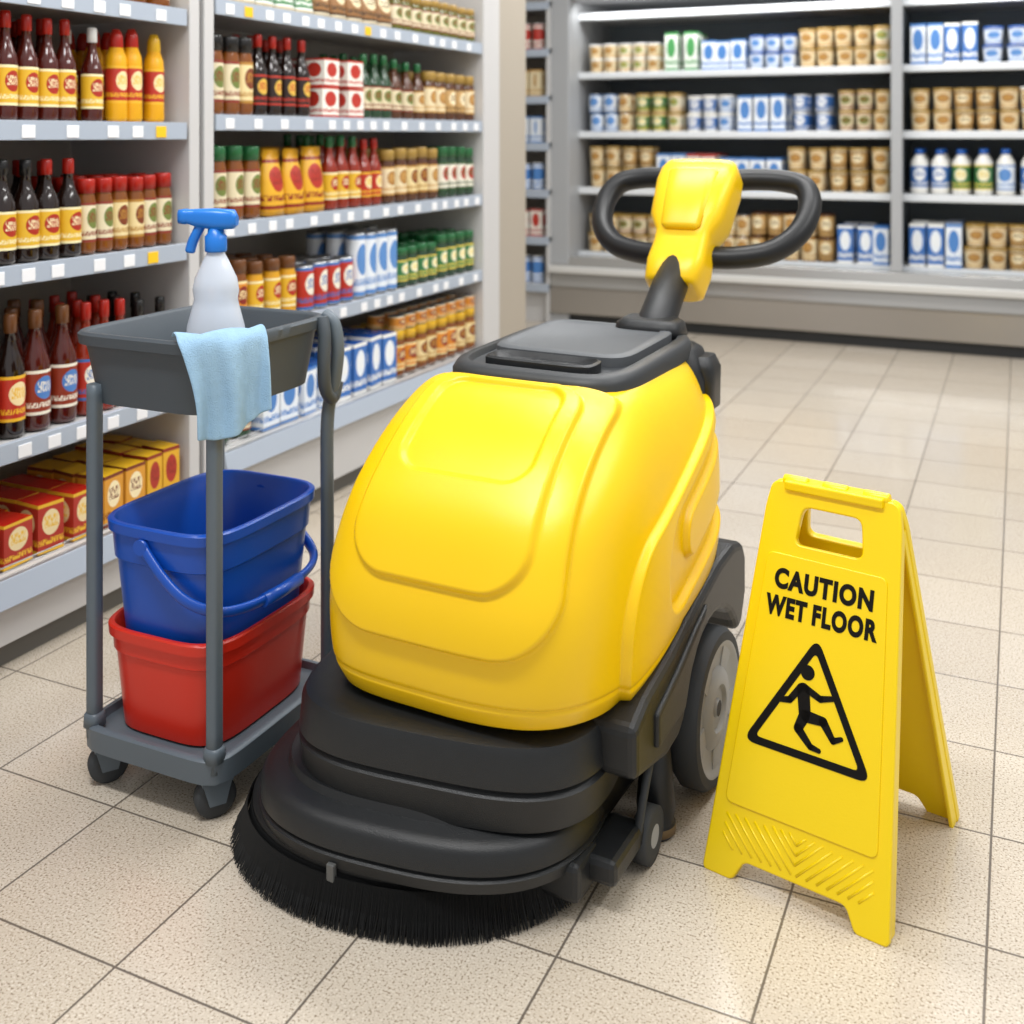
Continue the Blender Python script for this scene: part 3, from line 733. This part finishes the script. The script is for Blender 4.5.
for nm, MM in (('front_flange', MF), ('back_flange', MBk)):
    mb = MB()
    for s in (-1, 1):
        a = (s*(hb_+.001), .0); b = (s*(ht_+.004), SL-.045)
        w = -s*.007
        mb.hexa([(a[0], a[1]+.004, -.030), (a[0]+w, a[1]+.004, -.030), (a[0]+w, a[1]+.004, .0), (a[0], a[1]+.004, .0),
                 (b[0], b[1], -.020), (b[0]+w, b[1], -.020), (b[0]+w, b[1], .0), (b[0], b[1], .0)], YEL2)
    ob = mb.build(nm, WS, bevel=.002); ob.matrix_local = MM
mb = MB()
mb.box(-.085, .085, SPR/2-.02, SPR/2+.02, HT-.012, HT+.004, YEL2)
for s in (-.07, .0, .07): mb.tube([(s-.022, SPR/2, HT+.0), (s+.022, SPR/2, HT+.0)], .010, YEL2, 16)
mb.build('hinge', WS, bevel=.003)
pl = round_poly([(-.124, .108), (.124, .108), (.101, SL-.122), (-.101, SL-.122)], .012)
panel('raised_plate', [pl], .0015, .0015, YEL2, WS, MF @ Matrix.Translation((0, 0, .008)))
mb = MB()
for k in range(7):
    for s in (-1, 1):
        p = Vector((s*(.004+.0165*k), .040, .0070)); L_ = min(.058, (.126-abs(p.x))*1.0)
        q = p+Vector((s*L_*.9, L_*.9, 0))
        mb.tube([p, q], .0024, YEL2, 8)
    if k:
        for s in (-1, 1):
            p = Vector((0, .040+.0165*k*.85, .0070))
            if p.y < .094:
                q = Vector((s*(.096-p.y), .096, .0070)); mb.tube([p, q], .0024, YEL2, 8)
rb = mb.build('chevron_ribs', WS); rb.matrix_local = MF
def text(name, s, size, x, y, wtarget, htarget):
    cu = bpy.data.curves.new(name, 'FONT'); cu.body = s; cu.size = size; cu.align_x = 'CENTER'; cu.extrude = .0004; cu.offset = size*.05
    cu.resolution_u = 6; cu.space_character = 1.15; cu.space_word = .7
    ob = curve_to_mesh(cu, name, INK, WS, MF)
    xs = [v.co.x for v in ob.data.vertices]; w = max(xs)-min(xs); c = (max(xs)+min(xs))/2
    ys = [v.co.y for v in ob.data.vertices]; h = max(ys)-min(ys); y0 = min(ys)
    for v in ob.data.vertices:
        v.co.x = (v.co.x-c)*wtarget/w; v.co.y = (v.co.y-y0)*htarget/h
    ob.matrix_local = MF @ Matrix.Translation((x, y, .0116))
text('text_caution', 'CAUTION', .044, 0, .450, .168, .0335)
text('text_wet_floor', 'WET FLOOR', .044, 0, .406, .190, .0335)
TM = MF @ Matrix.Translation((0, .205, .0116))
tri = [(-.107, 0), (.107, 0), (0, .186)]
c_ = Vector((0, .062))
tri_i = [tuple(c_+(Vector(p)-c_)*.81) for p in tri]
panel('warning_triangle', [round_poly(tri, .022), round_poly(tri_i, .010)], .0004, 0, INK, WS, TM)
mb = MB()
K = 1.04
def cap2(p, q, w1, w2):
    p = Vector((p[0]*K, p[1]*K, 0)); q = Vector((q[0]*K, q[1]*K, 0)); t = (q-p).normalized(); n = Vector((-t.y, t.x, 0))
    pts = []
    for k in range(9):
        a = math.pi/2+math.pi*k/8; pts.append(p+(n*math.sin(a)+t*math.cos(a))*w1*1.1)
    for k in range(9):
        a = -math.pi/2+math.pi*k/8; pts.append(q+(n*math.sin(a)+t*math.cos(a))*w2*1.1)
    o = len(mb.v)
    for z in (-.0004, .0006):
        for r in pts: mb.v.append((r.x, r.y, z))
    n_ = len(pts)
    mb.face([o+k for k in range(n_)][::-1], INK); mb.face([o+n_+k for k in range(n_)], INK)
cap2((-.010, .124), (-.0099, .124), .0105, .0105)
cap2((-.014, .098), (-.008, .066), .0095, .0090)
cap2((-.018, .101), (-.034, .078), .0052, .0046); cap2((-.034, .078), (-.052, .074), .0046, .0036)
cap2((-.010, .101), (.014, .092), .0052, .0046); cap2((.014, .092), (.034, .098), .0046, .0036)
cap2((-.004, .062), (.022, .062), .0082, .0064); cap2((.022, .062), (.040, .040), .0064, .0044); cap2((.040, .040), (.052, .046), .0044, .0032)
cap2((-.008, .062), (-.016, .042), .0082, .0064); cap2((-.016, .042), (.006, .022), .0064, .0044); cap2((.006, .022), (.020, .020), .0044, .0032)
fg = mb.build('slipping_figure', WS, recalc=False); fg.matrix_local = TM

# ------------------------------------------------------------------ lights / world / camera
def area(name, loc, sx, sy, power, col=(1, .995, .985), rot=None):
    l = bpy.data.lights.new(name, 'AREA'); l.shape = 'RECTANGLE'; l.size = sx; l.size_y = sy; l.energy = power; l.color = col
    o = bpy.data.objects.new(name, l); scene.collection.objects.link(o); o.location = loc
    if rot: o.rotation_euler = rot
    return o
area('ceiling_light', (-1.0, .6, 3.0), 1.6, .25, 60)
area('ceiling_light.001', (-.7, 2.7, 3.0), 1.8, .25, 46)
area('ceiling_light.002', (-.8, 4.9, 3.0), 2.2, .4, 64)
area('ceiling_light.003', (1.4, 2.2, 3.0), .25, 2.4, 44)
area('cooler_fill_light', (-1.65, CY+.08, 2.04), 1.8, .05, 6, (1, 1, 1), (math.radians(25), 0, 0))  # unseen fill lamp, added under the header to brighten the case interior
area('cooler_fill_light.001', (.4, CY+.08, 2.04), 1.8, .05, 6, (1, 1, 1), (math.radians(25), 0, 0))  # second added fill, for the right-hand section
w = bpy.data.worlds.new('store_ambient'); scene.world = w; w.use_nodes = True
w.node_tree.nodes['Background'].inputs[0].default_value = (.985, .99, 1, 1)
w.node_tree.nodes['Background'].inputs[1].default_value = .62

cam = bpy.data.cameras.new('camera'); co = bpy.data.objects.new('camera', cam); scene.collection.objects.link(co)
co.location = (0, 0, 1.2); co.rotation_euler = (math.pi/2, 0, math.radians(24.8))
cam.sensor_width = 36; cam.lens = 36*1100/1024; cam.shift_y = -377/1024
cam.dof.use_dof = True; cam.dof.focus_distance = 1.85; cam.dof.aperture_fstop = 3.5
scene.camera = co
